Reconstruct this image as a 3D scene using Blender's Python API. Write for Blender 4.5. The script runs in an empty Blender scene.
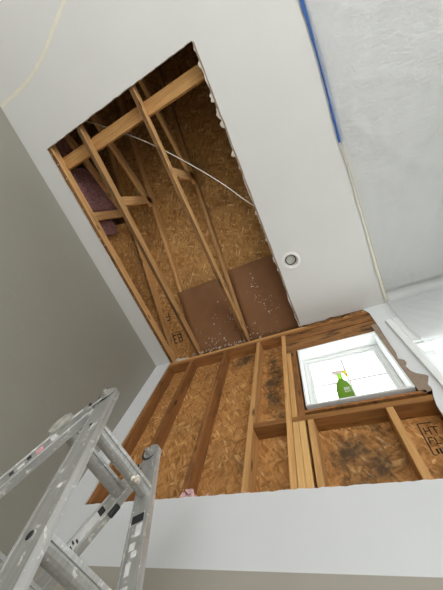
import bpy, bmesh, math, random
from mathutils import Vector, Matrix, noise
from mathutils.geometry import tessellate_polygon

random.seed(7)
SC = bpy.context.scene
COL = SC.collection

# ------------------------------------------------------------------ camera
CZ = 1.30                                   # eye height above the floor
F_PX, PX_W, PX_H = 249.84, 443.0, 590.0
# rows: camera right, up, back expressed in world axes
CAM_ROT = ((0.8956289, 0.40389396, 0.18632915),
           (0.31554753, -0.87217574, 0.37381712),
           (0.31349424, -0.27600571, -0.90859354))
cd = bpy.data.cameras.new('camera')
cam = bpy.data.objects.new('camera', cd)
COL.objects.link(cam)
R = Matrix(CAM_ROT).transposed().to_4x4()
cam.matrix_world = Matrix.Translation((0, 0, CZ)) @ R
cd.sensor_fit = 'VERTICAL'
cd.sensor_height = 36.0
cd.lens = F_PX * 36.0 / PX_H
cd.clip_start = 0.02
SC.camera = cam

# ------------------------------------------------------------------ world, light, exposure
world = bpy.data.worlds.new('overcast_sky')
SC.world = world
world.use_nodes = True
bg = world.node_tree.nodes['Background']
bg.inputs[0].default_value = (0.96, 0.98, 1.0, 1)
bg.inputs[1].default_value = 9.0

SC.view_settings.view_transform = 'Standard'
SC.view_settings.look = 'None'
SC.view_settings.gamma = 1.0
SC.view_settings.use_curve_mapping = False
SC.view_settings.exposure = -0.92
SC.cycles.use_denoising = True
SC.cycles.max_bounces = 10
SC.cycles.diffuse_bounces = 6
SC.cycles.transparent_max_bounces = 12


def area(name, loc, rot, sx, sy, power, col):
    l = bpy.data.lights.new(name, 'AREA')
    l.shape = 'RECTANGLE'
    l.size = sx
    l.size_y = sy
    l.energy = power
    l.color = col
    o = bpy.data.objects.new(name, l)
    COL.objects.link(o)
    o.location = loc
    o.rotation_euler = rot
    return o


# daylight entering by the tall windows of the right and front walls (behind the camera)
area('daylight_right_window', (3.02, -2.6, 1.35), (0, math.radians(90), 0), 1.9, 2.6, 42, (0.96, 0.98, 1.0))
area('daylight_front_window', (1.0, -4.98, 1.35), (math.radians(90), 0, 0), 3.0, 1.9, 52, (1.0, 0.985, 0.95))

# ------------------------------------------------------------------ room measures
YB = 1.312            # room face of back wall drywall
XL = -1.99            # room face of left wall
ZC = CZ + 2.35        # underside of ceiling
XR, YF = 3.05, -5.0
DW = 0.0127           # drywall thickness
YS = YB + DW          # front of studs
SD = 0.113            # stud depth
YO = YS + SD          # room side of the wall sheathing
PITCH = 0.36


def z_under(y):       # underside of the top chords
    return CZ + 2.44 + PITCH * (1.31 - y)


def z_sheath(y):      # underside of the roof sheathing
    return z_under(y) + 0.0946


# ------------------------------------------------------------------ node helpers
class NT:
    def __init__(self, name):
        self.m = bpy.data.materials.new(name)
        self.m.use_nodes = True
        self.t = self.m.node_tree
        self.p = self.t.nodes['Principled BSDF']
        self.out = self.t.nodes['Material Output']

    def n(self, kind, **kw):
        nd = self.t.nodes.new(kind)
        for k, v in kw.items():
            if k.startswith('i_'):
                nd.inputs[k[2:].replace('_', ' ')].default_value = v
            else:
                setattr(nd, k, v)
        return nd

    def l(self, a, b):
        self.t.links.new(a, b)

    def coord(self, kind='Object', scale=(1, 1, 1), rot=(0, 0, 0), loc=(0, 0, 0), rnd=True):
        tc = self.n('ShaderNodeTexCoord')
        src = tc.outputs[kind]
        if rnd:
            oi = self.n('ShaderNodeObjectInfo')
            mu = self.n('ShaderNodeVectorMath', operation='SCALE')
            mu.inputs[0].default_value = (37.0, 53.0, 41.0)
            self.l(oi.outputs['Random'], mu.inputs['Scale'])
            ad = self.n('ShaderNodeVectorMath', operation='ADD')
            self.l(src, ad.inputs[0])
            self.l(mu.outputs[0], ad.inputs[1])
            src = ad.outputs[0]
        mp = self.n('ShaderNodeMapping')
        mp.inputs['Scale'].default_value = scale
        mp.inputs['Rotation'].default_value = rot
        mp.inputs['Location'].default_value = loc
        self.l(src, mp.inputs['Vector'])
        return mp.outputs[0]

    def noise(self, vec, scale, detail=4, rough=0.55, dist=0.0):
        nd = self.n('ShaderNodeTexNoise')
        nd.inputs['Scale'].default_value = scale
        nd.inputs['Detail'].default_value = detail
        nd.inputs['Roughness'].default_value = rough
        nd.inputs['Distortion'].default_value = dist
        self.l(vec, nd.inputs['Vector'])
        return nd.outputs['Fac']

    def ramp(self, fac, stops, interp='LINEAR'):
        r = self.n('ShaderNodeValToRGB')
        r.color_ramp.interpolation = interp
        e = r.color_ramp.elements
        while len(e) < len(stops):
            e.new(0.5)
        for i, (pos, c) in enumerate(stops):
            e[i].position = pos
            e[i].color = (c, c, c, 1) if isinstance(c, (int, float)) else (*c, 1)
        self.l(fac, r.inputs[0])
        return r.outputs[0]

    def mix(self, fac, a, b, mode='MIX'):
        m = self.n('ShaderNodeMix', data_type='RGBA', blend_type=mode)
        for s, v in ((m.inputs[0], fac), (m.inputs[6], a), (m.inputs[7], b)):
            if isinstance(v, (int, float)):
                s.default_value = v
            elif isinstance(v, tuple):
                s.default_value = (*v, 1)
            else:
                self.l(v, s)
        return m.outputs[2]

    def bump(self, h, strength=0.3, dist=0.002):
        b = self.n('ShaderNodeBump')
        b.inputs['Strength'].default_value = strength
        b.inputs['Distance'].default_value = dist
        self.l(h, b.inputs['Height'])
        self.l(b.outputs[0], self.p.inputs['Normal'])

    def base(self, c):
        if isinstance(c, tuple):
            self.p.inputs['Base Color'].default_value = (*c, 1)
        else:
            self.l(c, self.p.inputs['Base Color'])


def plain(name, col, rough=0.6, metal=0.0, var=0.06, scale=12.0, spec=0.5):
    t = NT(name)
    v = t.coord()
    n = t.noise(v, scale)
    c = t.ramp(n, [(0.3, tuple(x * (1 - var) for x in col)), (0.7, tuple(min(1, x * (1 + var)) for x in col))])
    t.base(c)
    t.p.inputs['Roughness'].default_value = rough
    t.p.inputs['Metallic'].default_value = metal
    t.p.inputs['Specular IOR Level'].default_value = spec
    return t.m


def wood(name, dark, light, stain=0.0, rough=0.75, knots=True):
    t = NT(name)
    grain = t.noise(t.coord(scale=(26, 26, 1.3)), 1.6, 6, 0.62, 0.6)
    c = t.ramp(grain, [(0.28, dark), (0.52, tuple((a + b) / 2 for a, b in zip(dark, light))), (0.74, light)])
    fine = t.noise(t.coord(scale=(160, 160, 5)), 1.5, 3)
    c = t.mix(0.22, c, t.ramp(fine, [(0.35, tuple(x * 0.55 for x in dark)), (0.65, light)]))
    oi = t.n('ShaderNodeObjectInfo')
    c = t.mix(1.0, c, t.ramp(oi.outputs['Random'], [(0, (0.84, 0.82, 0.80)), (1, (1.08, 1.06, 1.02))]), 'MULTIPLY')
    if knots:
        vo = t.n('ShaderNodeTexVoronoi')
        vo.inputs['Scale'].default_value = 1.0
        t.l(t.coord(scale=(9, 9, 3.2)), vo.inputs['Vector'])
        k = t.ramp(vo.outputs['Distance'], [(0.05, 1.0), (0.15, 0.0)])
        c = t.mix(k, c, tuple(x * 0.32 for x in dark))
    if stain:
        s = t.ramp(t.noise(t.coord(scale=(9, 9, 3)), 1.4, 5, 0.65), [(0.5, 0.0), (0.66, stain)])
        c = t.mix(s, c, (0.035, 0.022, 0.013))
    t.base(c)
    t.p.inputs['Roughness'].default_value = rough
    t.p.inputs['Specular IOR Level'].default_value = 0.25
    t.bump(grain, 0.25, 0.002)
    return t.m


def osb(name, tone=1.0, stain=0.25, size=1.0, relief=0.5, mould=0.0, pale=1.0):
    """oriented strand board: three layers of flat flakes lying at different angles (panel lies in local XY)"""
    t = NT(name)
    cols, hs = [], []
    base = t.coord(scale=(1, 1, 1))
    wn = t.n('ShaderNodeTexNoise')
    wn.inputs['Scale'].default_value = 9.0
    t.l(base, wn.inputs['Vector'])
    wsc = t.n('ShaderNodeVectorMath', operation='SCALE')
    t.l(wn.outputs['Color'], wsc.inputs[0])
    wsc.inputs['Scale'].default_value = 0.03
    wad = t.n('ShaderNodeVectorMath', operation='ADD')
    t.l(base, wad.inputs[0])
    t.l(wsc.outputs[0], wad.inputs[1])
    for i, (ang, sx, sy) in enumerate(((0.25, 44, 10), (1.15, 40, 9), (-0.6, 52, 12))):
        mr = t.n('ShaderNodeMapping')
        mr.inputs['Rotation'].default_value = (0, 0, ang)
        t.l(wad.outputs[0], mr.inputs['Vector'])
        mp = t.n('ShaderNodeMapping')
        mp.inputs['Scale'].default_value = (sx / size, sy / size, 0.01)
        mp.inputs['Location'].default_value = (3.1 * i, 1.7 * i, 0)
        t.l(mr.outputs[0], mp.inputs['Vector'])
        vo = t.n('ShaderNodeTexVoronoi', feature='F1')
        vo.inputs['Scale'].default_value = 1.0
        t.l(mp.outputs[0], vo.inputs['Vector'])
        sp = t.n('ShaderNodeSeparateColor')
        t.l(vo.outputs['Color'], sp.inputs[0])
        k = tone
        c = t.ramp(sp.outputs[0], [(0.0, (0.27 * k, 0.115 * k, 0.030 * k)), (0.25, (0.38 * k, 0.178 * k, 0.052 * k)),
                                   (0.86, (0.46 * k, 0.232 * k, 0.075 * k)), (1.0, (0.60 * k, 0.355 * k, 0.145 * k))])
        if pale != 1.0:
            c = t.mix(1.0, c, (1.0, pale, pale ** 2), 'MULTIPLY')
        edge = t.ramp(vo.outputs['Distance'], [(0.45, 1.0), (0.85, 0.68)])
        c = t.mix(1.0, c, edge, 'MULTIPLY')
        cols.append(c)
        hs.append((sp.outputs[0], sp.outputs[1]))
    m1 = t.ramp(hs[1][1], [(0.5, 0.0), (0.52, 1.0)])
    m2 = t.ramp(hs[2][1], [(0.58, 0.0), (0.6, 1.0)])
    c = t.mix(m1, cols[0], cols[1])
    c = t.mix(m2, c, cols[2])
    hgt = t.mix(m2, t.mix(m1, hs[0][0], hs[1][0]), hs[2][0])
    fib = t.noise(t.coord(scale=(120, 30, 1)), 1.0, 3)
    c = t.mix(0.22, c, t.ramp(fib, [(0.3, (0.55, 0.5, 0.45)), (0.7, (1, 1, 1))]), 'MULTIPLY')
    big = t.noise(t.coord(), 2.3, 5, 0.6)
    c = t.mix(t.ramp(big, [(0.5, 0.0), (0.72, stain)]), c, (0.07, 0.042, 0.022))
    if mould:
        # damp mould grown in patches under the window and beside the header (panel coordinates)
        mo = t.noise(t.coord(loc=(2.2, 0.4, 0), rnd=False), 7.0, 7, 0.72)
        tot = None
        for (px_, py_, rx, ry) in ((0.03, CZ + 1.02, 0.30, 0.32), (-0.50, CZ + 1.75, 0.14, 0.62), (-0.84, CZ + 2.2, 0.26, 0.16)):
            d = t.n('ShaderNodeVectorMath', operation='LENGTH')
            t.l(t.coord(scale=(1 / rx, 1 / ry, 0), loc=(-px_ / rx, -py_ / ry, 0), rnd=False), d.inputs[0])
            k = t.ramp(d.outputs['Value'], [(0.15, 0.26), (1.0, 0.0)])
            tot = k if tot is None else t.mix(1.0, tot, k, 'ADD')
        sm = t.mix(1.0, mo, tot, 'ADD')
        c = t.mix(t.ramp(sm, [(0.58, 0.0), (0.78, mould)]), c, (0.03, 0.025, 0.018))
    t.base(c)
    t.p.inputs['Roughness'].default_value = 0.72
    t.p.inputs['Specular IOR Level'].default_value = 0.3
    t.bump(hgt, relief, 0.004)
    return t.m


M = {}
M['ceiling'] = plain('flat_white_ceiling_paint', (0.70, 0.70, 0.678), 0.85, var=0.015, scale=2.5, spec=0.2)
M['white_wall'] = plain('white_primer_paint', (0.80, 0.80, 0.785), 0.6, var=0.012, scale=3)
M['gypsum'] = plain('gypsum_core', (0.56, 0.50, 0.43), 0.95, var=0.15, scale=60)
M['torn_paper'] = plain('brown_drywall_paper', (0.30, 0.225, 0.165), 0.9, var=0.12, scale=30)
M['stud'] = wood('stud_lumber', (0.50, 0.25, 0.085), (0.82, 0.49, 0.20))
M['stud_mid'] = wood('brown_stud_lumber', (0.22, 0.095, 0.028), (0.44, 0.215, 0.07), 0.2)
M['stud_pale'] = wood('pale_stud_lumber', (0.58, 0.33, 0.115), (0.88, 0.57, 0.25))
M['stud_dark'] = wood('aged_stud_lumber', (0.24, 0.10, 0.032), (0.46, 0.215, 0.075), 0.45)
M['truss'] = wood('truss_lumber', (0.50, 0.265, 0.10), (0.82, 0.50, 0.22), 0.2)
M['chord_face'] = wood('dark_chord_face', (0.10, 0.05, 0.02), (0.34, 0.18, 0.075), 0.75)
M['header'] = wood('water_stained_header', (0.24, 0.105, 0.036), (0.50, 0.25, 0.09), 0.95)
M['osb_wall'] = osb('wall_sheathing_strands', 1.34, 0.30, 0.72, 0.4, 0.8)
M['osb_roof'] = osb('roof_sheathing_strands', 1.5, 0.4, 0.8, 0.9, 0.0, 1.12)
M['cardboard'] = plain('brown_cardboard', (0.255, 0.118, 0.048), 0.75, var=0.10, scale=6)
M['fleck'] = plain('white_plaster_flecks', (0.66, 0.60, 0.50), 0.9, var=0.2, scale=80)
M['blue_tape'] = plain('blue_painters_tape', (0.012, 0.10, 0.36), 0.55, var=0.12, scale=30)
M['cream_tape'] = plain('cream_masking_tape', (0.78, 0.75, 0.63), 0.6, var=0.05, scale=30)
M['cable'] = plain('white_cable_jacket', (0.78, 0.74, 0.66), 0.4)
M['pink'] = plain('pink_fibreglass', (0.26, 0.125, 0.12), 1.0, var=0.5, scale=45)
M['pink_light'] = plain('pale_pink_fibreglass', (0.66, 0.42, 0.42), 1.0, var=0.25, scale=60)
M['vinyl'] = plain('white_vinyl', (0.82, 0.84, 0.83), 0.35, var=0.01)
M['dark'] = plain('dark_recess', (0.02, 0.02, 0.02), 0.7)
M['can_trim'] = plain('white_can_trim', (0.80, 0.79, 0.76), 0.4, var=0.01)
M['can_lens'] = plain('frosted_lamp_face', (0.62, 0.62, 0.58), 0.4, var=0.02)
M['ink'] = plain('black_stamp_ink', (0.02, 0.014, 0.01), 0.9)
M['plaster'] = plain('dried_grey_plaster', (0.33, 0.32, 0.275), 0.95, var=0.2, scale=40)
M['black_plastic'] = plain('black_plastic', (0.02, 0.02, 0.021), 0.45)
M['sticker'] = plain('worn_white_sticker', (0.68, 0.68, 0.66), 0.6, var=0.12, scale=70)
M['sticker_pink'] = plain('faded_pink_sticker', (0.68, 0.36, 0.38), 0.6, var=0.1, scale=70)
M['steel'] = plain('galvanised_plate', (0.5, 0.5, 0.5), 0.4, 0.9)
M['floor'] = plain('pale_bounce_floor', (0.66, 0.64, 0.60), 0.7, var=0.05)  # unseen floor, made pale to bounce light up to the ceiling
M['yellow'] = plain('yellow_trigger_plastic', (0.90, 0.72, 0.08), 0.4)
M['nozzle'] = plain('pale_nozzle_plastic', (0.86, 0.74, 0.70), 0.4)


def gray_wall():
    t = NT('grey_wall_paint')
    n = t.noise(t.coord(rnd=False), 1.1, 4, 0.5)
    c = t.ramp(n, [(0.3, (0.275, 0.262, 0.222)), (0.7, (0.30, 0.288, 0.245))])
    sc = t.ramp(t.noise(t.coord(scale=(1, 6, 34), rot=(0.5, 0, 0), rnd=False), 1.1, 6, 0.7), [(0.60, 0.0), (0.74, 0.30)])
    c = t.mix(sc, c, (0.40, 0.39, 0.35))
    t.base(c)
    t.p.inputs['Roughness'].default_value = 0.42
    t.bump(t.noise(t.coord(rnd=False), 160, 2), 0.06, 0.001)
    return t.m


def back_paint():
    """white primer over the upper band, older beige paint below a roller line"""
    t = NT('back_wall_paint')
    tc = t.n('ShaderNodeTexCoord')
    sx = t.n('ShaderNodeSeparateXYZ')
    t.l(tc.outputs['Object'], sx.inputs[0])
    m = t.n('ShaderNodeMath', operation='GREATER_THAN')
    m.inputs[1].default_value = CZ + 0.527
    t.l(sx.outputs[2], m.inputs[0])
    n = t.noise(t.coord(rnd=False), 3, 3)
    w = t.ramp(n, [(0.3, (0.69, 0.705, 0.71)), (0.7, (0.715, 0.73, 0.735))])
    b = t.ramp(n, [(0.3, (0.375, 0.35, 0.295)), (0.7, (0.395, 0.37, 0.31))])
    t.base(t.mix(m.outputs[0], b, w))
    t.p.inputs['Roughness'].default_value = 0.6
    return t.m


def aluminium():
    t = NT('paint_splashed_aluminium')
    v = t.coord(rnd=True)
    br = t.noise(t.coord(scale=(90, 90, 3)), 1.0, 4)
    c = t.ramp(br, [(0.3, (0.46, 0.465, 0.455)), (0.7, (0.62, 0.62, 0.60))])
    sp = t.ramp(t.noise(v, 40, 6, 0.72, 0.4), [(0.575, 0.0), (0.63, 1.0)])
    c = t.mix(sp, c, (0.80, 0.79, 0.75))
    gr = t.ramp(t.noise(v, 22, 5, 0.65), [(0.60, 0.0), (0.72, 0.4)])
    c = t.mix(gr, c, (0.30, 0.29, 0.26))
    t.base(c)
    inv = t.ramp(sp, [(0, 0.82), (1, 0.0)])
    t.l(inv, t.p.inputs['Metallic'])
    t.l(t.ramp(br, [(0.3, 0.36), (0.7, 0.52)]), t.p.inputs['Roughness'])
    return t.m


def plastic_film():
    t = NT('clear_plastic_film')
    tr = t.n('ShaderNodeBsdfTransparent')
    tr.inputs[0].default_value = (0.97, 0.98, 0.98, 1)
    df = t.n('ShaderNodeBsdfDiffuse')
    df.inputs[0].default_value = (0.74, 0.75, 0.735, 1)
    tl = t.n('ShaderNodeBsdfTranslucent')
    tl.inputs[0].default_value = (0.85, 0.86, 0.86, 1)
    gl = t.n('ShaderNodeBsdfGlossy')
    gl.inputs['Roughness'].default_value = 0.22
    b = t.n('ShaderNodeBump')
    b.inputs['Strength'].default_value = 0.9
    b.inputs['Distance'].default_value = 0.02
    t.l(t.noise(t.coord(scale=(1.2, 3.0, 3.0), rot=(0.3, 0.2, 0.7), rnd=False), 5.0, 5, 0.6, 2.5), b.inputs['Height'])
    t.l(b.outputs[0], gl.inputs['Normal'])
    b2 = t.n('ShaderNodeBump')
    b2.inputs['Strength'].default_value = 0.22
    b2.inputs['Distance'].default_value = 0.02
    t.l(b.inputs['Height'].links[0].from_socket, b2.inputs['Height'])
    t.l(b2.outputs[0], df.inputs['Normal'])
    m1 = t.n('ShaderNodeMixShader'); m1.inputs[0].default_value = 0.45
    t.l(df.outputs[0], m1.inputs[1]); t.l(tl.outputs[0], m1.inputs[2])
    m2 = t.n('ShaderNodeMixShader'); m2.inputs[0].default_value = 0.50
    t.l(tr.outputs[0], m2.inputs[1]); t.l(m1.outputs[0], m2.inputs[2])
    m3 = t.n('ShaderNodeMixShader'); m3.inputs[0].default_value = 0.13
    t.l(m2.outputs[0], m3.inputs[1]); t.l(gl.outputs[0], m3.inputs[2])
    t.l(m3.outputs[0], t.out.inputs[0])
    return t.m


def glass(name, tint=(0.98, 0.99, 0.99), refl=0.06):
    t = NT(name)
    tr = t.n('ShaderNodeBsdfTransparent')
    tr.inputs[0].default_value = (*tint, 1)
    gl = t.n('ShaderNodeBsdfGlossy')
    gl.inputs['Roughness'].default_value = 0.02
    m = t.n('ShaderNodeMixShader')
    m.inputs[0].default_value = refl
    t.l(tr.outputs[0], m.inputs[1])
    t.l(gl.outputs[0], m.inputs[2])
    t.l(m.outputs[0], t.out.inputs[0])
    return t.m


def translucent(name, col, fac=0.55):
    t = NT(name)
    tl = t.n('ShaderNodeBsdfTranslucent')
    tl.inputs[0].default_value = (*col, 1)
    t.base(col)
    t.p.inputs['Roughness'].default_value = 0.25
    m = t.n('ShaderNodeMixShader')
    m.inputs[0].default_value = fac
    t.l(t.p.outputs[0], m.inputs[1])
    t.l(tl.outputs[0], m.inputs[2])
    t.l(m.outputs[0], t.out.inputs[0])
    return t.m


M['gray_wall'] = gray_wall()
M['back_paint'] = back_paint()
M['alu'] = aluminium()
M['film'] = plastic_film()
M['glass'] = glass('window_glass')
M['green_liquid'] = translucent('green_cleaner_in_bottle', (0.26, 0.42, 0.07), 0.6)
M['green_clear'] = translucent('clear_green_plastic', (0.55, 0.85, 0.16), 0.7)


# ------------------------------------------------------------------ object helpers
def link(name, me, mats, parent=None, loc=(0, 0, 0), mw=None):
    o = bpy.data.objects.new(name, me)
    COL.objects.link(o)
    for m in (mats if isinstance(mats, (list, tuple)) else [mats]):
        me.materials.append(m)
    T = mw if mw is not None else Matrix.Translation(loc)
    if parent is not None:
        o.parent = parent
        o.matrix_local = world_of(parent).inverted() @ T
    else:
        o.matrix_world = T
    o['_w'] = [v for row in T for v in row]
    return o


def world_of(o):
    v = o['_w']
    return Matrix([v[0:4], v[4:8], v[8:12], v[12:16]])


def empty(name, loc):
    o = bpy.data.objects.new(name, None)
    COL.objects.link(o)
    o.empty_display_size = 0.1
    T = Matrix.Translation(loc)
    o.matrix_world = T
    o['_w'] = [v for row in T for v in row]
    return o


def tag(o, label=None, cat=None, group=None, kind=None):
    if label: o['label'] = label
    if cat: o['category'] = cat
    if group: o['group'] = group
    if kind: o['kind'] = kind
    return o


def to_mesh(bm, name, smooth=False):
    me = bpy.data.meshes.new(name)
    bmesh.ops.recalc_face_normals(bm, faces=bm.faces)
    bm.to_mesh(me)
    bm.free()
    if smooth:
        for p in me.polygons:
            p.use_smooth = True
    return me


def bm_box(bm, c, s, bevel=0.0, rot=None):
    r = bmesh.ops.create_cube(bm, size=1.0)
    vs = r['verts']
    T = Matrix.Translation(c) @ (rot.to_4x4() if rot else Matrix.Identity(4)) @ Matrix.Diagonal((*s, 1))
    bmesh.ops.transform(bm, matrix=T, verts=vs)
    if bevel:
        es = list({e for v in vs for e in v.link_edges})
        bmesh.ops.bevel(bm, geom=es, offset=bevel, segments=1, affect='EDGES')
    return vs


def thicken(bm, vec):
    """give a sheet a real thickness by a closed extrusion"""
    r = bmesh.ops.extrude_face_region(bm, geom=bm.faces[:], use_keep_orig=True)
    bmesh.ops.translate(bm, vec=vec, verts=[e for e in r['geom'] if isinstance(e, bmesh.types.BMVert)])


def lumber(name, p0, p1, w, d, wdir, parent, mat, bevel=0.0025):
    """a board from p0 to p1 (centre line); w along wdir, d across; long axis = local Z"""
    p0, p1 = Vector(p0), Vector(p1)
    z = (p1 - p0).normalized()
    x = Vector(wdir)
    x = (x - z * x.dot(z)).normalized()
    y = z.cross(x)
    T = Matrix((x, y, z)).transposed().to_4x4()
    T.translation = (p0 + p1) / 2
    bm = bmesh.new()
    bm_box(bm, (0, 0, 0), (w, d, (p1 - p0).length), bevel)
    return link(name, to_mesh(bm, name), mat, parent, mw=T)


def slab(name, loops, thick, mapf, mats, parent=None, side=1, mw=None):
    """flat plate with holes: loops[0] outline, the rest holes, (u,v) -> mapf(u,v,t), t = 0..thick"""
    vs3 = [[Vector((u, v, 0)) for u, v in lp] for lp in loops]
    tris = tessellate_polygon(vs3)
    flat = [p for lp in loops for p in lp]
    n = len(flat)
    verts = [mapf(u, v, 0) for u, v in flat] + [mapf(u, v, thick) for u, v in flat]
    faces = [tuple(t) for t in tris] + [tuple(i + n for i in reversed(t)) for t in tris]
    nf = len(faces)
    k = 0
    for lp in loops:
        m = len(lp)
        for i in range(m):
            a, b = k + i, k + (i + 1) % m
            faces.append((a, b, b + n, a + n))
        k += m
    me = bpy.data.meshes.new(name)
    me.from_pydata(verts, [], faces)
    bm = bmesh.new()
    bm.from_mesh(me)
    bmesh.ops.recalc_face_normals(bm, faces=bm.faces)
    bm.to_mesh(me)
    bm.free()
    o = link(name, me, mats, parent, mw=mw)
    if side and len(me.materials) > 1:
        for p in me.polygons[nf:]:
            p.material_index = 1
    return o


def ragged(p0, p1, n, amp, seed=0):
    """points from p0 (included) to p1 (excluded) with a torn edge"""
    rnd = random.Random(seed)
    a, b = Vector(p0), Vector(p1)
    d = (b - a)
    nrm = Vector((-d.y, d.x)).normalized()
    out = [tuple(a)]
    for i in range(1, n):
        t = (i + rnd.uniform(-0.25, 0.25)) / n
        out.append(tuple(a + d * t + nrm * rnd.gauss(0, amp)))
    return out


def tube(name, pts, rad, mat, parent=None, seg=8):
    cu = bpy.data.curves.new(name, 'CURVE')
    cu.dimensions = '3D'
    sp = cu.splines.new('NURBS')
    sp.points.add(len(pts) - 1)
    for i, p in enumerate(pts):
        sp.points[i].co = (*p, 1)
    sp.use_endpoint_u = True
    sp.order_u = 3
    cu.bevel_depth = rad
    cu.bevel_resolution = 2
    cu.resolution_u = 8
    tmp = bpy.data.objects.new(name + '_c', cu)
    COL.objects.link(tmp)
    dg = bpy.context.evaluated_depsgraph_get()
    me = bpy.data.meshes.new_from_object(tmp.evaluated_get(dg))
    bpy.data.objects.remove(tmp)
    bpy.data.curves.remove(cu)
    for p in me.polygons:
        p.use_smooth = True
    me.materials.clear()
    return link(name, me, mat, parent)


def lumps(name, spots, mat, parent=None, kind='stuff', seed=1):
    """small irregular crumbs: spots = (position, radius)"""
    rnd = random.Random(seed)
    bm = bmesh.new()
    for p, r in spots:
        q = bmesh.ops.create_icosphere(bm, subdivisions=1, radius=r)['verts']
        sc = (rnd.uniform(0.6, 1.7), rnd.uniform(0.6, 1.5), rnd.uniform(0.4, 0.9))
        rot = Matrix.Rotation(rnd.uniform(0, 6.3), 3, (rnd.random(), rnd.random(), rnd.random() + 0.1))
        for v in q:
            c = Vector((v.co.x * sc[0], v.co.y * sc[1], v.co.z * sc[2])) * rnd.uniform(0.75, 1.25)
            v.co = rot @ c + Vector(p)
    o = link(name, to_mesh(bm, name), mat, parent)
    if kind:
        o['kind'] = kind
    return o


# ================================================================== SETTING
# floor and unseen room walls
slab('floor', [[(XL, YF), (XR, YF), (XR, YB), (XL, YB)]], -0.05, lambda u, v, t: (u, v, t), M['floor'])['kind'] = 'structure'
slab('wall_left', [[(YF, 0), (YB, 0), (YB, ZC), (YF, ZC)]], -0.10, lambda u, v, t: (XL + t, u, v), M['gray_wall'])['kind'] = 'structure'
slab('wall_right', [[(YF, 0), (YB, 0), (YB, ZC), (YF, ZC)], [(-3.9, 0.4), (-3.9, 2.3), (-1.3, 2.3), (-1.3, 0.4)]],
     0.10, lambda u, v, t: (XR + t, u, v), M['white_wall'])['kind'] = 'structure'
slab('wall_front', [[(XL, 0), (XR, 0), (XR, ZC), (XL, ZC)], [(-0.5, 0.4), (-0.5, 2.3), (2.5, 2.3), (2.5, 0.4)]],
     -0.10, lambda u, v, t: (u, YF + t, v), M['white_wall'])['kind'] = 'structure'

# ------------------------------------------------------------------ ceiling with the cut-out
HL, HR, HT, HB = -1.787, -0.184, -1.215, YB
ceil_out = [(XL, YF), (XR, YF), (XR, YB)]
ceil_out += ragged((0.415, YB), (HR, YB), 12, 0.004, 3)
ceil_out += ragged((HR - 0.008, HB), (HR, HT), 46, 0.0045, 5)
ceil_out += ragged((HR, HT - 0.012), (HL, HT), 40, 0.0016, 6)
ceil_out += ragged((HL, HT), (HL, HB), 30, 0.0015, 8)
ceil_out += [(HL, HB), (XL, YB)]
ceiling = empty('ceiling', (0, 0, ZC))
ceiling['kind'] = 'structure'
can_c, can_r = (-0.05, 0.627), 0.066
circ = [(can_c[0] + can_r * math.cos(a * math.tau / 32), can_c[1] + can_r * math.sin(a * math.tau / 32)) for a in range(32)]
slab('drywall', [ceil_out, circ], DW, lambda u, v, t: (u, v, ZC + t), [M['ceiling'], M['gypsum']], ceiling)


def torn_flap(name, pts, parent, mat, drop=0.012):
    """a curl of torn face paper hanging from a cut drywall edge"""
    bm = bmesh.new()
    vs = [bm.verts.new(p) for p in pts]
    c = sum((Vector(p) for p in pts), Vector()) / len(pts)
    cv = bm.verts.new(c + Vector((0, 0, -drop * 0.6)))
    for i in range(len(vs)):
        bm.faces.new((vs[i], vs[(i + 1) % len(vs)], cv))
    thicken(bm, (0, 0, 0.002))
    return link(name, to_mesh(bm, name), mat, parent)


rf = random.Random(21)
for (y, ln, wd) in ((-1.17, 0.05, 0.012), (-1.06, 0.08, 0.02), (-0.96, 0.10, 0.018), (-0.84, 0.07, 0.035), (-0.72, 0.09, 0.03), (-0.64, 0.06, 0.04), (-0.41, 0.05, 0.03),
                    (-0.29, 0.03, 0.02), (0.10, 0.04, 0.028), (0.36, 0.035, 0.022), (0.56, 0.055, 0.032), (0.66, 0.04, 0.018), (1.0, 0.05, 0.016), (1.16, 0.03, 0.01)):
    pts = []
    for k in range(7):
        a = k / 6 * math.pi
        pts.append((HR + 0.003 - wd * math.sin(a) * rf.uniform(0.5, 1.2), y - ln / 2 * math.cos(a), ZC + 0.002 - 0.006 * math.sin(a) * rf.random()))
    torn_flap('torn_paper', pts, ceiling, M['gypsum'], 0.004)

strip_r = ragged((HR + 0.010, HB - 0.01), (HR + 0.013, HT), 40, 0.0022, 41) + [(HR + 0.013, HT)] + ragged((HR, HT), (HR - 0.006, HB - 0.01), 40, 0.0022, 42)
slab('torn_paper_strip', [strip_r], -0.0008, lambda u, v, t: (u, v, ZC + t), M['torn_paper'], ceiling)

# recessed ceiling light (off)
can = empty('recessed_light', (can_c[0], can_c[1], ZC))
tag(can, 'round white recessed ceiling light switched off beside the cut-out', 'ceiling light')


def lathe(name, prof, mat, parent, loc, seg=40, smooth=True):
    bm = bmesh.new()
    rings = []
    for r, z in prof:
        rings.append([bm.verts.new((r * math.cos(i * math.tau / seg), r * math.sin(i * math.tau / seg), z)) for i in range(seg)])
    for a, b in zip(rings, rings[1:]):
        for i in range(seg):
            bm.faces.new((a[i], a[(i + 1) % seg], b[(i + 1) % seg], b[i]))
    if prof[-1][0] < 0.02 and prof[-1][0] > 0:
        bm.faces.new(rings[-1])
    if prof[0][0] < 0.02 and prof[0][0] > 0:
        bm.faces.new(rings[0])
    return link(name, to_mesh(bm, name, smooth), mat, parent, loc)


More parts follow.
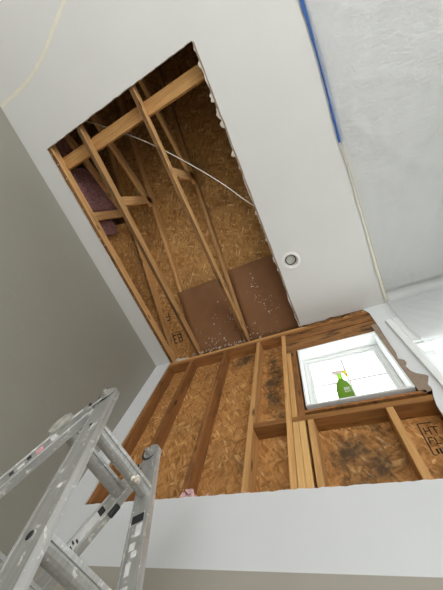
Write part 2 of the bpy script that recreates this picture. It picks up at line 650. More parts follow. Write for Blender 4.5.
L0 = (can_c[0], can_c[1], ZC)
lathe('trim_ring', [(0.058, 0.004), (0.060, -0.003), (0.066, -0.006), (0.080, -0.004), (0.086, -0.0005), (0.086, 0.0)], M['can_trim'], can, L0)
lathe('baffle', [(0.058, 0.003), (0.055, 0.020), (0.050, 0.050)], M['can_trim'], can, L0)
lathe('gap_ring', [(0.0505, 0.0495), (0.041, 0.0495)], M['dark'], can, L0)
lathe('lamp_face', [(0.042, 0.050), (0.041, 0.044), (0.034, 0.041), (0.01, 0.040)], M['can_lens'], can, L0)
lathe('housing', [(0.062, 0.006), (0.062, 0.11), (0.012, 0.11)], M['steel'], can, L0)


# ------------------------------------------------------------------ tapes on the ceiling
def tape(name, pts, w, mat, drop=0.0012, seed=0):
    rnd = random.Random(seed)
    bm = bmesh.new()
    lv, rv = [], []
    for i, p in enumerate(pts):
        a = Vector(pts[max(i - 1, 0)]); b = Vector(pts[min(i + 1, len(pts) - 1)])
        d = (b - a).normalized()
        n = Vector((-d.y, d.x))
        ww = w * rnd.uniform(0.9, 1.1) / 2
        lv.append(bm.verts.new((p[0] + n.x * ww, p[1] + n.y * ww, ZC - drop)))
        rv.append(bm.verts.new((p[0] - n.x * ww, p[1] - n.y * ww, ZC - drop)))
    for i in range(len(pts) - 1):
        bm.faces.new((lv[i], lv[i + 1], rv[i + 1], rv[i]))
    thicken(bm, (0, 0, 0.0008))
    return link(name, to_mesh(bm, name), mat)


def spline(pts, n=8):
    out = []
    P = [Vector(p) for p in pts]
    for i in range(len(P) - 1):
        p0, p1, p2, p3 = P[max(i - 1, 0)], P[i], P[i + 1], P[min(i + 2, len(P) - 1)]
        for k in range(n):
            t = k / n
            out.append(0.5 * ((2 * p1) + (p2 - p0) * t + (2 * p0 - 5 * p1 + 4 * p2 - p3) * t * t + (3 * p1 - p0 - 3 * p2 + p3) * t ** 3))
    out.append(P[-1])
    return out


tag(tape('painters_tape', spline([(0.53, -1.75), (0.565, -1.3), (0.580, -1.04), (0.592, -0.74), (0.593, -0.48), (0.590, -0.30), (0.588, -0.125)]), 0.036, M['blue_tape'], 0.010, 1),
    'strip of blue painters tape along the edge of the plastic on the ceiling', 'tape')
tag(tape('masking_tape', spline([(0.590, -0.10), (0.604, 0.10), (0.606, 0.381), (0.612, 0.60), (0.614, 0.878), (0.627, 1.30)]), 0.034, M['cream_tape'], 0.010, 2),
    'straight cream masking tape running from the blue tape to the back wall', 'tape')
tag(tape('masking_tape', spline([(-0.84, -1.98), (-0.97, -1.916), (-1.177, -1.831), (-1.368, -1.751), (-1.624, -1.698), (-1.975, -1.689)]), 0.030, M['cream_tape'], 0.0012, 3),
    'curved cream tape on the ceiling beside the top of the grey wall', 'tape')

# ------------------------------------------------------------------ back wall
wb = empty('wall_back', (0, YB, 0))
wb['kind'] = 'structure'
ZH = CZ + 0.822                                   # bottom of the wall cut-out
W2 = (0.542, 1.55, CZ + 0.60, CZ + 1.70)          # second window opening
right_edge = [(0.412, ZC), (0.440, CZ + 2.257), (0.434, CZ + 2.10), (0.430, CZ + 1.974), (0.422, CZ + 1.85), (0.416, CZ + 1.746), (0.414, CZ + 1.65),
              (0.400, CZ + 1.585), (0.428, CZ + 1.56), (0.428, CZ + 1.525), (0.410, CZ + 1.50), (0.418, CZ + 1.449), (0.434, CZ + 1.425), (0.470, CZ + 1.40), (0.481, CZ + 1.385),
              (0.462, CZ + 1.35), (0.447, CZ + 1.325), (0.450, CZ + 1.29), (0.432, CZ + 1.244), (0.415, CZ + 1.18), (0.41, CZ + 1.114), (0.408, CZ + 1.0)]
outl = [(XL, 0), (XR, 0), (XR, ZC)] + right_edge + ragged((0.40, ZH), (-1.785, ZH), 80, 0.0016, 11) + [(-1.785, ZH), (-1.787, ZC), (XL, ZC)]
slab('drywall', [outl, [(W2[0], W2[2]), (W2[1], W2[2]), (W2[1], W2[3]), (W2[0], W2[3])]], DW, lambda u, v, t: (u, YB + t, v),
     [M['back_paint'], M['gypsum']], wb)

# window 1 rough opening and the window 1 clear opening
W1 = (-0.236, 0.370, CZ + 1.330, CZ + 1.940)
# sheathing (panel drawn in local XY so that the strands lie in its plane)
Tsh = Matrix.Translation((0, YO, 0)) @ Matrix.Rotation(math.radians(90), 4, 'X')
slab('sheathing', [[(XL - 0.1, 0), (XR, 0), (XR, CZ + 2.62), (XL - 0.1, CZ + 2.62)],
                   [(W1[0] + 0.01, W1[2] + 0.01), (W1[1] - 0.01, W1[2] + 0.01), (W1[1] - 0.01, W1[3] - 0.01), (W1[0] + 0.01, W1[3] - 0.01)],
                   [(W2[0], W2[2]), (W2[1], W2[2]), (W2[1], W2[3]), (W2[0], W2[3])]],
     -0.012, lambda u, v, t: (u, v, t), M['osb_wall'], wb, mw=Tsh)

YM = YS + SD / 2
PB = CZ + 2.285     # underside of the top plates


def stud(x0, z0, z1, mat, w=0.038, lean=0.0, name='stud'):
    return lumber(name, (x0 + w / 2, YM, z0), (x0 + w / 2 + lean, YM, z1), w, SD, (1, 0, 0), wb, M[mat])


lumber('top_plate', (XL, YM, PB + 0.019), (XR, YM, PB + 0.019), 0.0375, SD, (0, 0, 1), wb, M['stud_dark'])
lumber('top_plate', (XL, YM, PB + 0.057), (XR, YM, PB + 0.057), 0.0375, SD, (0, 0, 1), wb, M['stud'])
stud(-1.83, 0, PB, 'stud_dark')
stud(-1.79, 0, PB, 'stud_dark')
stud(-1.487, 0, PB, 'stud_dark', lean=0.012)
stud(-1.045, 0, PB, 'stud_dark', lean=-0.004)
stud(-0.657, 0, PB, 'stud')
stud(-0.390, 0, PB, 'stud')
stud(-0.349, 0, CZ + 1.225, 'stud_pale')
stud(-0.309, 0, CZ + 1.225, 'stud_pale')
stud(-0.349, CZ + 1.263, CZ + 1.966, 'stud')
stud(-0.308, CZ + 1.263, CZ + 1.966, 'stud_dark', w=0.046)
stud(-0.252, 0, CZ + 1.225, 'stud', lean=-0.004, name='cripple_stud')
stud(0.187, 0, CZ + 1.225, 'stud', name='cripple_stud')
stud(0.487, 0, PB, 'stud')
lumber('window_sill_plate', (-0.350, YM, CZ + 1.244), (0.487, YM, CZ + 1.244), 0.038, SD, (0, 0, 1), wb, M['stud_mid'])
lumber('blocking', (-0.619, YM, CZ + 1.247), (-0.390, YM, CZ + 1.247), 0.038, SD, (0, 0, 1), wb, M['stud_mid'])
# header: stacked stained boards over the window
for z0, z1, mt, dy in ((1.968, 2.052, 'header', 0.0), (2.056, 2.150, 'header', 0.006), (2.154, 2.215, 'stud_dark', 0.002), (2.218, 2.283, 'header', 0.009)):
    lumber('header_board', (-0.350, YM + dy, CZ + (z0 + z1) / 2), (0.487, YM + dy, CZ + (z0 + z1) / 2), z1 - z0, SD - dy, (0, 0, 1), wb, M[mt])
# exposed brown paper where the right drywall was torn back
brown = [(0.388, CZ + 2.06), (0.45, CZ + 2.06), (0.45, CZ + 1.6), (0.50, CZ + 1.44), (0.50, CZ + 1.30), (0.41, CZ + 1.272), (0.386, CZ + 1.30)]
slab('torn_paper_strip', [brown], 0.006, lambda u, v, t: (u, YB + 0.004 + t, v), M['torn_paper'], wb)
# ragged strip of old paper and chips left under the ceiling edge and round the window
chip = ragged((-0.16, ZC - 0.006), (0.40, ZC - 0.006), 16, 0.003, 31) + [(0.40, ZC - 0.006)] + ragged((0.40, ZC - 0.035), (-0.10, ZC - 0.03), 18, 0.008, 32)
slab('torn_paper_strip', [chip], 0.004, lambda u, v, t: (u, YB + 0.006 + t, v), M['header'], wb)
rim = [(-0.264, CZ + 1.275), (0.42, CZ + 1.275), (0.42, CZ + 1.292), (-0.264, CZ + 1.292)]
slab('sill_shim', [rim], 0.03, lambda u, v, t: (u, YB + 0.004 + t, v), M['stud_dark'], wb)

# pink insulation scraps along the bottom of the cut-out
spots = []
rp = random.Random(4)
for cx, n, r, h in ((-1.0, 22, 0.014, 0.05), (-0.97, 10, 0.012, 0.02), (-1.32, 9, 0.011, 0.04), (-1.28, 5, 0.008, 0.02), (-0.56, 16, 0.008, 0.010), (-0.46, 12, 0.007, 0.008), (-0.62, 10, 0.008, 0.012), (-0.25, 12, 0.008, 0.014),
                   (-0.18, 12, 0.008, 0.012), (-0.85, 14, 0.006, 0.005), (0.1, 14, 0.006, 0.005), (0.26, 8, 0.007, 0.008)):
    for k in range(n):
        spots.append(((cx + rp.gauss(0, 0.03), YS + rp.uniform(0.0, 0.03), ZH - 0.002 + rp.random() * h), r * rp.uniform(0.5, 1.2)))
lumps('insulation_scrap', spots, M['pink_light'], wb, seed=3)

# print stamped on the sheathing right of the cripple stud
bm = bmesh.new()


def stroke(bm, T, u0, v0, u1, v1, w):
    a, b = Vector((u0, v0)), Vector((u1, v1))
    d = (b - a).normalized()
    n = Vector((-d.y, d.x)) * w / 2
    q = [a + n, a - n, b - n, b + n]
    lo = [bm.verts.new(T @ Vector((p.x, p.y, 0.0004))) for p in q]
    bm.faces.new(lo)


I4 = Matrix.Identity(4)
for s in ((0.309, 1.187, 0.375, 1.187, 0.006), (0.309, 1.187, 0.300, 1.010, 0.006), (0.300, 1.010, 0.315, 1.008, 0.005),
          (0.325, 1.160, 0.322, 1.120, 0.006), (0.325, 1.138, 0.345, 1.140, 0.006), (0.348, 1.160, 0.345, 1.118, 0.006), (0.356, 1.160, 0.390, 1.158, 0.006), (0.372, 1.160, 0.370, 1.118, 0.006),
          (0.318, 1.100, 0.316, 1.065, 0.006), (0.318, 1.100, 0.338, 1.100, 0.006), (0.316, 1.082, 0.336, 1.082, 0.005), (0.346, 1.100, 0.344, 1.062, 0.006), (0.344, 1.064, 0.362, 1.064, 0.006), (0.368, 1.100, 0.390, 1.062, 0.006),
          (0.325, 1.040, 0.324, 1.012, 0.009), (0.340, 1.040, 0.338, 1.012, 0.009), (0.352, 1.042, 0.366, 1.014, 0.008), (0.374, 1.040, 0.372, 1.012, 0.008)):
    stroke(bm, I4, s[0], s[1] + CZ, s[2], s[3] + CZ, s[4])
o = link('stamped_print', to_mesh(bm, 'stamped_print'), M['ink'], wb, mw=Tsh)


# ------------------------------------------------------------------ window 1 (square, in the cut-out)
def rect_frame(bm, x0, x1, z0, z1, t, y0, y1):
    """picture frame of bar width t between outer x0..x1, z0..z1"""
    for (a, b, c, d) in ((x0, x0 + t, z0, z1), (x1 - t, x1, z0, z1), (x0 + t, x1 - t, z0, z0 + t), (x0 + t, x1 - t, z1 - t, z1)):
        bm_box(bm, ((a + b) / 2, (y0 + y1) / 2, (c + d) / 2), (b - a, y1 - y0, d - c), 0.0015)


w1 = empty('window_1', ((W1[0] + W1[1]) / 2, YB, W1[2]))
w1['kind'] = 'structure'
bm = bmesh.new(); rect_frame(bm, W1[0] - 0.012, W1[1] + 0.012, W1[2] - 0.012, W1[3] + 0.012, 0.0125, YB - 0.004, YB + 0.120)
link('jamb', to_mesh(bm, 'jamb'), M['vinyl'], w1)
bm = bmesh.new()
rect_frame(bm, W1[0] + 0.002, W1[1] - 0.002, W1[2] + 0.002, W1[3] - 0.002, 0.026, YB + 0.112, YB + 0.165)
link('frame', to_mesh(bm, 'frame'), M['vinyl'], w1)
bm = bmesh.new()
rect_frame(bm, W1[0] + 0.028, W1[1] - 0.028, W1[2] + 0.028, W1[3] - 0.028, 0.024, YB + 0.126, YB + 0.160)
sash = link('sash', to_mesh(bm, 'sash'), M['vinyl'], w1)
gx0, gx1, gz0, gz1 = W1[0] + 0.052, W1[1] - 0.052, W1[2] + 0.052, W1[3] - 0.052
xm, zm = (gx0 + gx1) / 2, gz0 + (gz1 - gz0) * 0.49
bm = bmesh.new(); bm_box(bm, (xm, YB + 0.146, (gz0 + gz1) / 2), (0.020, 0.014, gz1 - gz0), 0.001)
link('muntin', to_mesh(bm, 'muntin'), M['vinyl'], w1)
bm = bmesh.new(); bm_box(bm, ((gx0 + gx1) / 2, YB + 0.146, zm), (gx1 - gx0, 0.012, 0.020), 0.001)
link('muntin', to_mesh(bm, 'muntin'), M['vinyl'], w1)
for a, b in ((gx0, xm), (xm, gx1)):
    for c, d in ((gz0, zm), (zm, gz1)):
        bm = bmesh.new(); bm_box(bm, ((a + b) / 2, YB + 0.146, (c + d) / 2), (b - a, 0.003, d - c))
        link('pane', to_mesh(bm, 'pane'), M['glass'], w1)

# ------------------------------------------------------------------ window 2 (cased, behind the plastic)
w2 = empty('window_2', ((W2[0] + W2[1]) / 2, YB, W2[2]))
w2['kind'] = 'structure'
cw = 0.047
ch = 0.345
for nm, (a, b, c, d) in (('casing', (W2[0] - cw, W2[0], W2[2] - ch, W2[3] + ch)), ('casing', (W2[1], W2[1] + cw, W2[2] - ch, W2[3] + ch)),
                         ('casing', (W2[0], W2[1], W2[3], W2[3] + ch)), ('casing', (W2[0], W2[1], W2[2] - ch, W2[2]))):
    bm = bmesh.new(); bm_box(bm, ((a + b) / 2, YB - 0.010, (c + d) / 2), (b - a, 0.020, d - c), 0.004)
    link(nm, to_mesh(bm, nm), M['vinyl'], w2)
bm = bmesh.new(); rect_frame(bm, W2[0], W2[1], W2[2], W2[3], 0.016, YB, YB + 0.13)
link('jamb', to_mesh(bm, 'jamb'), M['vinyl'], w2)
bm = bmesh.new(); rect_frame(bm, W2[0] + 0.016, W2[1] - 0.016, W2[2] + 0.016, W2[3] - 0.016, 0.045, YB + 0.08, YB + 0.13)
link('sash', to_mesh(bm, 'sash'), M['vinyl'], w2)
bm = bmesh.new(); bm_box(bm, ((W2[0] + W2[1]) / 2, YB + 0.11, (W2[2] + W2[3]) / 2), (W2[1] - W2[0] - 0.11, 0.004, W2[3] - W2[2] - 0.11))
link('pane', to_mesh(bm, 'pane'), M['glass'], w2)

# ------------------------------------------------------------------ attic: roof, gable
roof = empty('roof', (0, 1.6, z_sheath(1.6)))
roof['kind'] = 'structure'
sl = math.atan(PITCH)


def roof_sheet(x0, x1, y0, y1, mat, t=0.012):
    # local X = world x, local Y = up the slope (towards -y)
    ln = (y1 - y0) / math.cos(sl)
    c = Vector(((x0 + x1) / 2, (y0 + y1) / 2, z_sheath((y0 + y1) / 2) + t / 2 / math.cos(sl)))
    T = Matrix.Translation(c) @ Matrix.Rotation(-sl, 4, 'X')
    bm = bmesh.new(); bm_box(bm, (0, 0, 0), (x1 - x0 - 0.003, ln - 0.004, t))
    return link('sheathing_panel', to_mesh(bm, 'sheathing_panel'), mat, roof, mw=T)


YR = -2.6
for (y0, y1, xs) in ((1.065, 1.66, (-2.2, -0.7, 1.4, 3.3)), (-0.085, 1.065, (-2.2, -0.773, 1.67, 3.3)),
                     (-1.235, -0.085, (-2.2, -1.39, 1.06, 3.3)), (YR, -1.235, (-2.2, -0.773, 1.67, 3.3))):
    for a, b in zip((-4.3,) + xs, xs):
        roof_sheet(a, b, y0, y1, M['osb_roof'])
# far slope beyond the ridge
zr = z_sheath(YR)
slab('sheathing_panel', [[(-4.3, YR), (3.3, YR), (3.3, -6.2), (-4.3, -6.2)]], 0.012,
     lambda u, v, t: (u, v, zr - PITCH * (YR - v) + t), M['osb_roof'], roof)
# gables close the attic at both sides and over the front wall
FULL = [(-6.1, ZC + DW), (1.62, ZC + DW), (1.62, z_sheath(1.62)), (YR, zr), (-6.1, zr - PITCH * (6.1 + YR))]
PART = [(-0.42, ZC + DW), (1.62, ZC + DW), (1.62, z_sheath(1.62)), (-0.42, z_sheath(-0.42))]
for nm, x, s, lp in (('wall_attic_left', -1.835, -1, PART), ('wall_attic_far', -4.2, -1, FULL), ('wall_attic_right', XR, 1, FULL)):
    T = Matrix(((0, 0, 1, x), (1, 0, 0, 0), (0, 1, 0, 0), (0, 0, 0, 1)))
    slab(nm, [lp], s * 0.012, lambda u, v, t: (u, v, t), M['osb_roof'], mw=T)['kind'] = 'structure'
slab('drywall', [[(-4.3, -6.1), (XL - 0.02, -6.1), (XL - 0.02, 1.62), (-4.3, 1.62)]], DW, lambda u, v, t: (u, v, ZC + t), M['gypsum'], ceiling)  # unseen slab added to keep outside light out of the side attic
slab('wall_attic_front', [[(-4.2, ZC), (XR, ZC), (XR, ZC + 1.2), (-4.2, ZC + 1.2)]], -0.05, lambda u, v, t: (u, YF + t, v), M['osb_roof'])['kind'] = 'structure'
slab('trim_1', [[(-4.3, CZ + 2.30), (3.2, CZ + 2.30), (3.2, z_sheath(1.62) + 0.01), (-4.3, z_sheath(1.62) + 0.01)]], 0.02, lambda u, v, t: (u, 1.61 + t, v), M['stud_dark'])['kind'] = 'structure'
slab('trim_2', [[(-4.3, YO), (3.2, YO), (3.2, 1.62), (-4.3, 1.62)]], -0.01, lambda u, v, t: (u, v, CZ + 2.33 + t), M['osb_roof'])['kind'] = 'structure'

slab('light_seal_layer', [[(-4.3, YR), (3.3, YR), (3.3, 1.66), (-4.3, 1.66)]], 0.006, lambda u, v, t: (u, v, z_sheath(v) + 0.0135 + t), M['black_plastic'], roof)  # unseen layer added to stop light leaking through the panel seams
# lettering stamped on the roof sheathing near the corner
for base_x, base_y, up, segs in (
        (-1.79, 1.19, 0.10, ((0, .9, 0, .1), (.15, 1, .15, 0), (.28, 1, .28, 0), (.28, 1, .5, 1), (.28, .5, .45, .5), (.28, 0, .5, 0), (.62, 1, .62, 0), (.62, 1, .85, .9), (.62, .5, .85, .55), (.85, .9, .85, .1), (.62, 0, .85, .1))),
        (-1.86, 0.90, 0.09, ((0, 1, 0, 0), (0, 1, .3, 1), (0, .5, .3, .5), (.3, 1, .3, .5), (.45, 1, .45, 0), (.45, 0, .8, 0), (.45, .5, .8, .5), (.8, 1, .8, 0)))):
    bm = bmesh.new()
    c = Vector((base_x, base_y, z_sheath(base_y) - 0.0012))
    T = Matrix.Translation(c) @ Matrix.Rotation(-sl, 4, 'X')
    for a, b, c2, d in segs:
        stroke(bm, I4, a * 0.20, -b * up, c2 * 0.20, -d * up, 0.013)
    link('stamped_print', to_mesh(bm, 'stamped_print'), M['ink'], roof, mw=T)


# ------------------------------------------------------------------ roof trusses
def truss(xc, label):
    t = empty('roof_truss', (xc, YO, ZC + DW))
    tag(t, label, 'roof truss', 'wooden roof trusses over the ceiling cut-out')
    w, d = 0.038, 0.089
    zb = ZC + DW + d / 2
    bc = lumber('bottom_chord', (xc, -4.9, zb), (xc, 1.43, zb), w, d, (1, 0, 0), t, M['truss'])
    bc.data.materials.append(M['chord_face'])       # darker wood on the downward face the ceiling was nailed to
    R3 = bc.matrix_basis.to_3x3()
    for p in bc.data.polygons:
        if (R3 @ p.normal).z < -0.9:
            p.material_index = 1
    off = d / 2 / math.cos(sl)
    lumber('top_chord', (xc, YR + 0.01, z_under(YR + 0.01) + off), (xc, 1.60, z_under(1.60) + off), w, d, (1, 0, 0), t, M['truss'])
    lumber('web', (xc, -0.46, z_under(-0.46) - 0.02), (xc, -2.15, ZC + DW + d + 0.03), w, d, (1, 0, 0), t, M['truss'])
    lumber('post', (xc, -0.53, ZC + DW + d - 0.01), (xc, -0.53, z_under(-0.53) + 0.01), w, d, (1, 0, 0), t, M['truss'])
    return t


tr = truss(-1.768, 'wooden roof truss along the left edge of the ceiling cut-out, by the grey wall')
truss(-1.392, 'wooden roof truss crossing the cut-out, the nearer one to the pink insulation')
truss(-0.775, 'wooden roof truss crossing the middle of the cut-out, nearest the recessed light')
# torn nails and paper tufts left along the first chord
rn = random.Random(9)
lumps('paper_tuft', [((-1.775 + rn.uniform(-0.012, 0.012), -1.15 + 2.4 * i / 18 + rn.uniform(-0.05, 0.05), ZC + DW - 0.002), rn.uniform(0.003, 0.007)) for i in range(18)], M['fleck'], tr, seed=5)

# flat lateral brace lying across the bottom chords
br = lumber('brace_board', (-1.79, -1.075, ZC + DW + 0.089 + 0.019), (-0.18, -1.075, ZC + DW + 0.089 + 0.019), 0.038, 0.110, (0, 0, 1), None, M['stud'])
tag(br, 'pale wooden brace board lying across the roof trusses', 'board')

# cardboard ventilation baffles with plaster flecks
def baffle(x0, x1, y0, y1, dz, label, clusters, seed):
    rnd = random.Random(seed)
    ln = (y1 - y0) / math.cos(sl)
    ym = (y0 + y1) / 2
    T = Matrix.Translation(((x0 + x1) / 2, ym, z_under(ym) + dz)) @ Matrix.Rotation(-sl, 4, 'X')
    bm = bmesh.new()
    nx, ny = 10, 10
    g = [[bm.verts.new(((i / nx - .5) * (x1 - x0), (j / ny - .5) * ln, 0.004 * noise.noise(Vector((i * .45, j * .4, seed))))) for i in range(nx + 1)] for j in range(ny + 1)]
    for j in range(ny):
        for i in range(nx):
            bm.faces.new((g[j][i], g[j][i + 1], g[j + 1][i + 1], g[j + 1][i]))
    thicken(bm, (0, 0, 0.004))
    o = empty('vent_baffle', ((x0 + x1) / 2, y1, z_under(y1)))
    tag(o, label, 'baffle', 'cardboard vent baffles under the eave')
    link('cardboard_sheet', to_mesh(bm, 'cardboard_sheet', True), M['cardboard'], o, mw=T)
    sp = []
    for cx, cy, sx, sy, n in clusters:
        for k in range(int(n * 0.6)):
            x, y = rnd.gauss(cx, sx), rnd.gauss(cy, sy)
            if x0 < x < x1 and y0 < y < y1:
                sp.append(((x, y, z_under(y) + dz - 0.007), rnd.choice((0.003, 0.004, 0.005, 0.008))))
    lumps('plaster_flecks', sp, M['fleck'], o, seed=seed)
    return o


baffle(-1.43, -0.797, 0.605, 1.40, -0.012, 'brown cardboard vent baffle with plaster flecks between the two middle trusses',
       ((-1.02, 1.22, 0.16, 0.07, 70), (-0.86, 1.0, 0.03, 0.12, 40), (-1.2, 1.25, 0.08, 0.04, 25), (-1.0, 0.9, 0.12, 0.15, 14)), 3)
baffle(-0.753, -0.10, 0.58, 1.40, 0.02, 'brown cardboard vent baffle with plaster flecks beside the ceiling edge near the recessed light',
       ((-0.52, 0.80, 0.03, 0.06, 26), (-0.46, 0.98, 0.07, 0.08, 38), (-0.40, 1.12, 0.07, 0.06, 22), (-0.68, 1.25, 0.04, 0.05, 20)), 4)

# plaster crumbs caught where the trusses meet the wall
rc = random.Random(12)
sp = [((-1.66 + rc.gauss(0, 0.05), 1.335 + rc.gauss(0, 0.012), ZC + 0.022 + rc.random() * 0.02), rc.uniform(0.010, 0.026)) for k in range(26)]
o = lumps('plaster_debris', sp, M['fleck'], None, seed=6)
tag(o, 'pale plaster debris piled on the wall top by the room corner', 'debris')
sp = [((-1.36 + rc.gauss(0, 0.035), 1.30 + rc.gauss(0, 0.05), ZC + 0.12 + rc.random() * 0.03), rc.uniform(0.005, 0.014)) for k in range(22)]
sp += [((-0.81 + rc.gauss(0, 0.03), 1.28 + rc.gauss(0, 0.04), ZC + 0.11 + rc.random() * 0.03), rc.uniform(0.005, 0.013)) for k in range(22)]
sp += [((-0.83 + rc.gauss(0, 0.02), 0.95 + rc.gauss(0, 0.1), z_under(0.95) - 0.02), rc.uniform(0.003, 0.008)) for k in range(10)]
for cx, sx, n in ((-1.38, 0.05, 22), (-1.22, 0.07, 16), (-1.0, 0.09, 18), (-0.82, 0.05, 20), (-0.6, 0.1, 8)):
    sp += [((cx + rc.gauss(0, sx), 1.30 + abs(rc.gauss(0, 0.02)), ZC + 0.024 + rc.random() * 0.02), rc.uniform(0.003, 0.011)) for k in range(n)]
lumps('plaster_crumbs', sp, M['fleck'], roof, seed=8)

# pink insulation stuffed behind the left truss
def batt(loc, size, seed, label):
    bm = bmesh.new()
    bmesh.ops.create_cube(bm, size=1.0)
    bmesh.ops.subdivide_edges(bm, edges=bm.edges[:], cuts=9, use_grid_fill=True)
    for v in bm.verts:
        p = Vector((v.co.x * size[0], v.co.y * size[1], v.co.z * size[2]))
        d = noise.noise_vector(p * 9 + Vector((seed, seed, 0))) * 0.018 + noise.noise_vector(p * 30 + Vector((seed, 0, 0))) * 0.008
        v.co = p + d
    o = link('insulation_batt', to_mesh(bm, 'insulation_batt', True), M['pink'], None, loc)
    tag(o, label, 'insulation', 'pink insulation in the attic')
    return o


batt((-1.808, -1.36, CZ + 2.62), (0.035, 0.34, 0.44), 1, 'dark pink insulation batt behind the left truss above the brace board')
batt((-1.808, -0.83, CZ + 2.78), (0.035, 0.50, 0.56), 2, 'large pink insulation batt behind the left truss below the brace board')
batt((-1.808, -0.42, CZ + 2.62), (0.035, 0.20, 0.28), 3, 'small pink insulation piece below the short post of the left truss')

# electrical cable
cb = tube('electrical_cable', [(-1.80, -1.60, CZ + 2.60), (-1.55, -1.45, CZ + 2.57), (-1.351, -1.289, CZ + 2.55), (-1.043, -1.024, CZ + 2.535), (-0.804, -0.777, CZ + 2.51),
                               (-0.564, -0.489, CZ + 2.47), (-0.364, -0.23, CZ + 2.42), (-0.21, 0.02, CZ + 2.374), (-0.10, 0.12, CZ + 2.372), (0.3, 0.3, CZ + 2.372)], 0.0042, M['cable'])
tag(cb, 'white electrical cable hanging across the attic between the trusses', 'cable')

# ------------------------------------------------------------------ plastic sheeting on the right
def film():
    bm = bmesh.new()
    path = []
    y = YF + 0.4
    while y < 1.20:
        path.append((y, ZC - 0.012, 0)); y += 0.07 if y < -1.3 else 0.03
    for k in range(7):
        a = k / 6 * math.pi / 2
        path.append((1.20 + 0.075 * math.sin(a), ZC - 0.012 - 0.075 * (1 - math.cos(a)), 1))
    z = ZC - 0.11
    while z > CZ + 0.1:
        path.append((1.262, z, 2)); z -= 0.025
    nx = 110
    rows = []
    for (y, z, ph) in path:
        if ph == 0:
            x0 = 0.585 if y < 0 else 0.59 + 0.03 * y
        elif ph == 1:
            x0 = 0.625
        else:
            x0 = 0.60 - 0.02 * min(1, (ZC - z) / 0.4)
        row = []
        for i in range(nx + 1):
            u = (i / nx) ** 1.5
            x = x0 + (XR - 0.05 - x0) * u
            p = Vector((x, y, z))
            # sharp pulled creases fanning out of the taped corner
            dx, dy = x - 0.55, (1.3 - y) + (ZC - z)
            an, ds = math.atan2(dy, dx + 0.05), math.hypot(dx, dy)
            cr = max(0.0, 1 - 5.0 * abs(noise.noise(Vector((an * 5.0, ds * 0.8, 5.0))))) * max(0.0, 1 - ds / 1.6)
            cr += 0.7 * max(0.0, 1 - 7.0 * abs(noise.noise(Vector((x * 1.3 + y * 0.5 + 3, y * 2.0 + z * 2.4 - x, 2.0)))))
            n1 = noise.noise(Vector((x * 1.6, y * 1.1 + z, 3.0)))
            n2 = noise.noise(Vector((x * 7 + y * 3, y * 2.2 - z * 3, 8.0)))
            e = min(1.0, u * 9)
            if ph == 0:
                p.z += -0.010 * e + e * (0.018 * n1 + 0.006 * n2 - 0.010 * cr) - (0.004 if e else 0)
                p.z = min(p.z, ZC - 0.004)
            else:
                s = e * (0.022 * n1 + 0.012 * noise.noise(Vector((x * 11 + z * 5, z * 3 - x * 2, 1.0))) - 0.016 * cr)
                p.y = min(p.y + s * 0.6, YB - 0.022 if x > W2[0] - 0.1 else YB - 0.006)
            row.append(bm.verts.new(p))
        rows.append(row)
    for a, b in zip(rows, rows[1:]):
        for i in range(nx):
            bm.faces.new((a[i], a[i + 1], b[i + 1], b[i]))
    return link('plastic_sheet', to_mesh(bm, 'plastic_sheet', True), M['film'])


tag(film(), 'clear plastic dust sheet covering the ceiling and the right window', 'plastic sheet')


# ------------------------------------------------------------------ spray bottle on the window sill
bx, by, bz = 0.012, YB + 0.042, W1[2] + 0.002
bot = empty('spray_bottle', (bx, by, bz))
tag(bot, 'green spray bottle with yellow trigger standing in the small window', 'bottle')


def loft(name, secs, mat, parent, seg=28, sq=2.6):
    """stack of superellipse sections (cx, cy, z, rx, ry)"""
    bm = bmesh.new()
    rings = []
    for cx, cy, z, rx, ry in secs:
        ring = []
        for i in range(seg):
            a = i * math.tau / seg
            c, s = math.cos(a), math.sin(a)
            ring.append(bm.verts.new((cx + rx * math.copysign(abs(c) ** (2 / sq), c), cy + ry * math.copysign(abs(s) ** (2 / sq), s), z)))
        rings.append(ring)
    for a, b in zip(rings, rings[1:]):
        for i in range(seg):
            bm.faces.new((a[i], a[(i + 1) % seg], b[(i + 1) % seg], b[i]))
    bm.faces.new(list(reversed(rings[0])))
    bm.faces.new(rings[-1])
    return link(name, to_mesh(bm, name, True), mat, parent, (bx, by, bz))


loft('bottle_body', [(0, 0, 0, 0.046, 0.028), (0, 0, 0.006, 0.052, 0.031), (0, 0, 0.06, 0.053, 0.032), (0, 0, 0.12, 0.050, 0.031), (0, 0, 0.155, 0.042, 0.028), (0, 0, 0.185, 0.028, 0.023), (0, 0, 0.196, 0.022, 0.020)],
     M['green_liquid'], bot)
loft('bottle_neck', [(0, 0, 0.196, 0.022, 0.020), (0, 0, 0.215, 0.018, 0.017), (0, 0, 0.24, 0.0165, 0.016), (0, 0, 0.256, 0.0165, 0.016)], M['green_clear'], bot, sq=2)
loft('spray_head', [(0.0, 0, 0.256, 0.016, 0.013), (-0.006, 0, 0.270, 0.026, 0.012), (-0.010, 0, 0.286, 0.036, 0.013), (-0.010, 0, 0.296, 0.034, 0.011), (-0.006, 0, 0.301, 0.024, 0.008)], M['nozzle'], bot, sq=4)
lumber('trigger', (bx + 0.036, by, bz + 0.285), (bx + 0.050, by, bz + 0.228), 0.016, 0.014, (1, 0, 0), bot, M['yellow'], 0.004)
lumber('nozzle', (bx + 0.022, by, bz + 0.286), (bx + 0.052, by, bz + 0.286), 0.018, 0.018, (0, 1, 0), bot, M['yellow'], 0.004)
bm = bmesh.new()
for u, w_ in ((0.006, 0.009), (0.019, 0.008), (0.031, 0.008)):
    bm_box(bm, (u, -0.0325, 0.085), (w_, 0.001, 0.024))
    bm_box(bm, (u, -0.0328, 0.060), (w_ * 1.2, 0.001, 0.008))
link('label_print', to_mesh(bm, 'label_print'), M['sticker'], bot, (bx, by, bz))

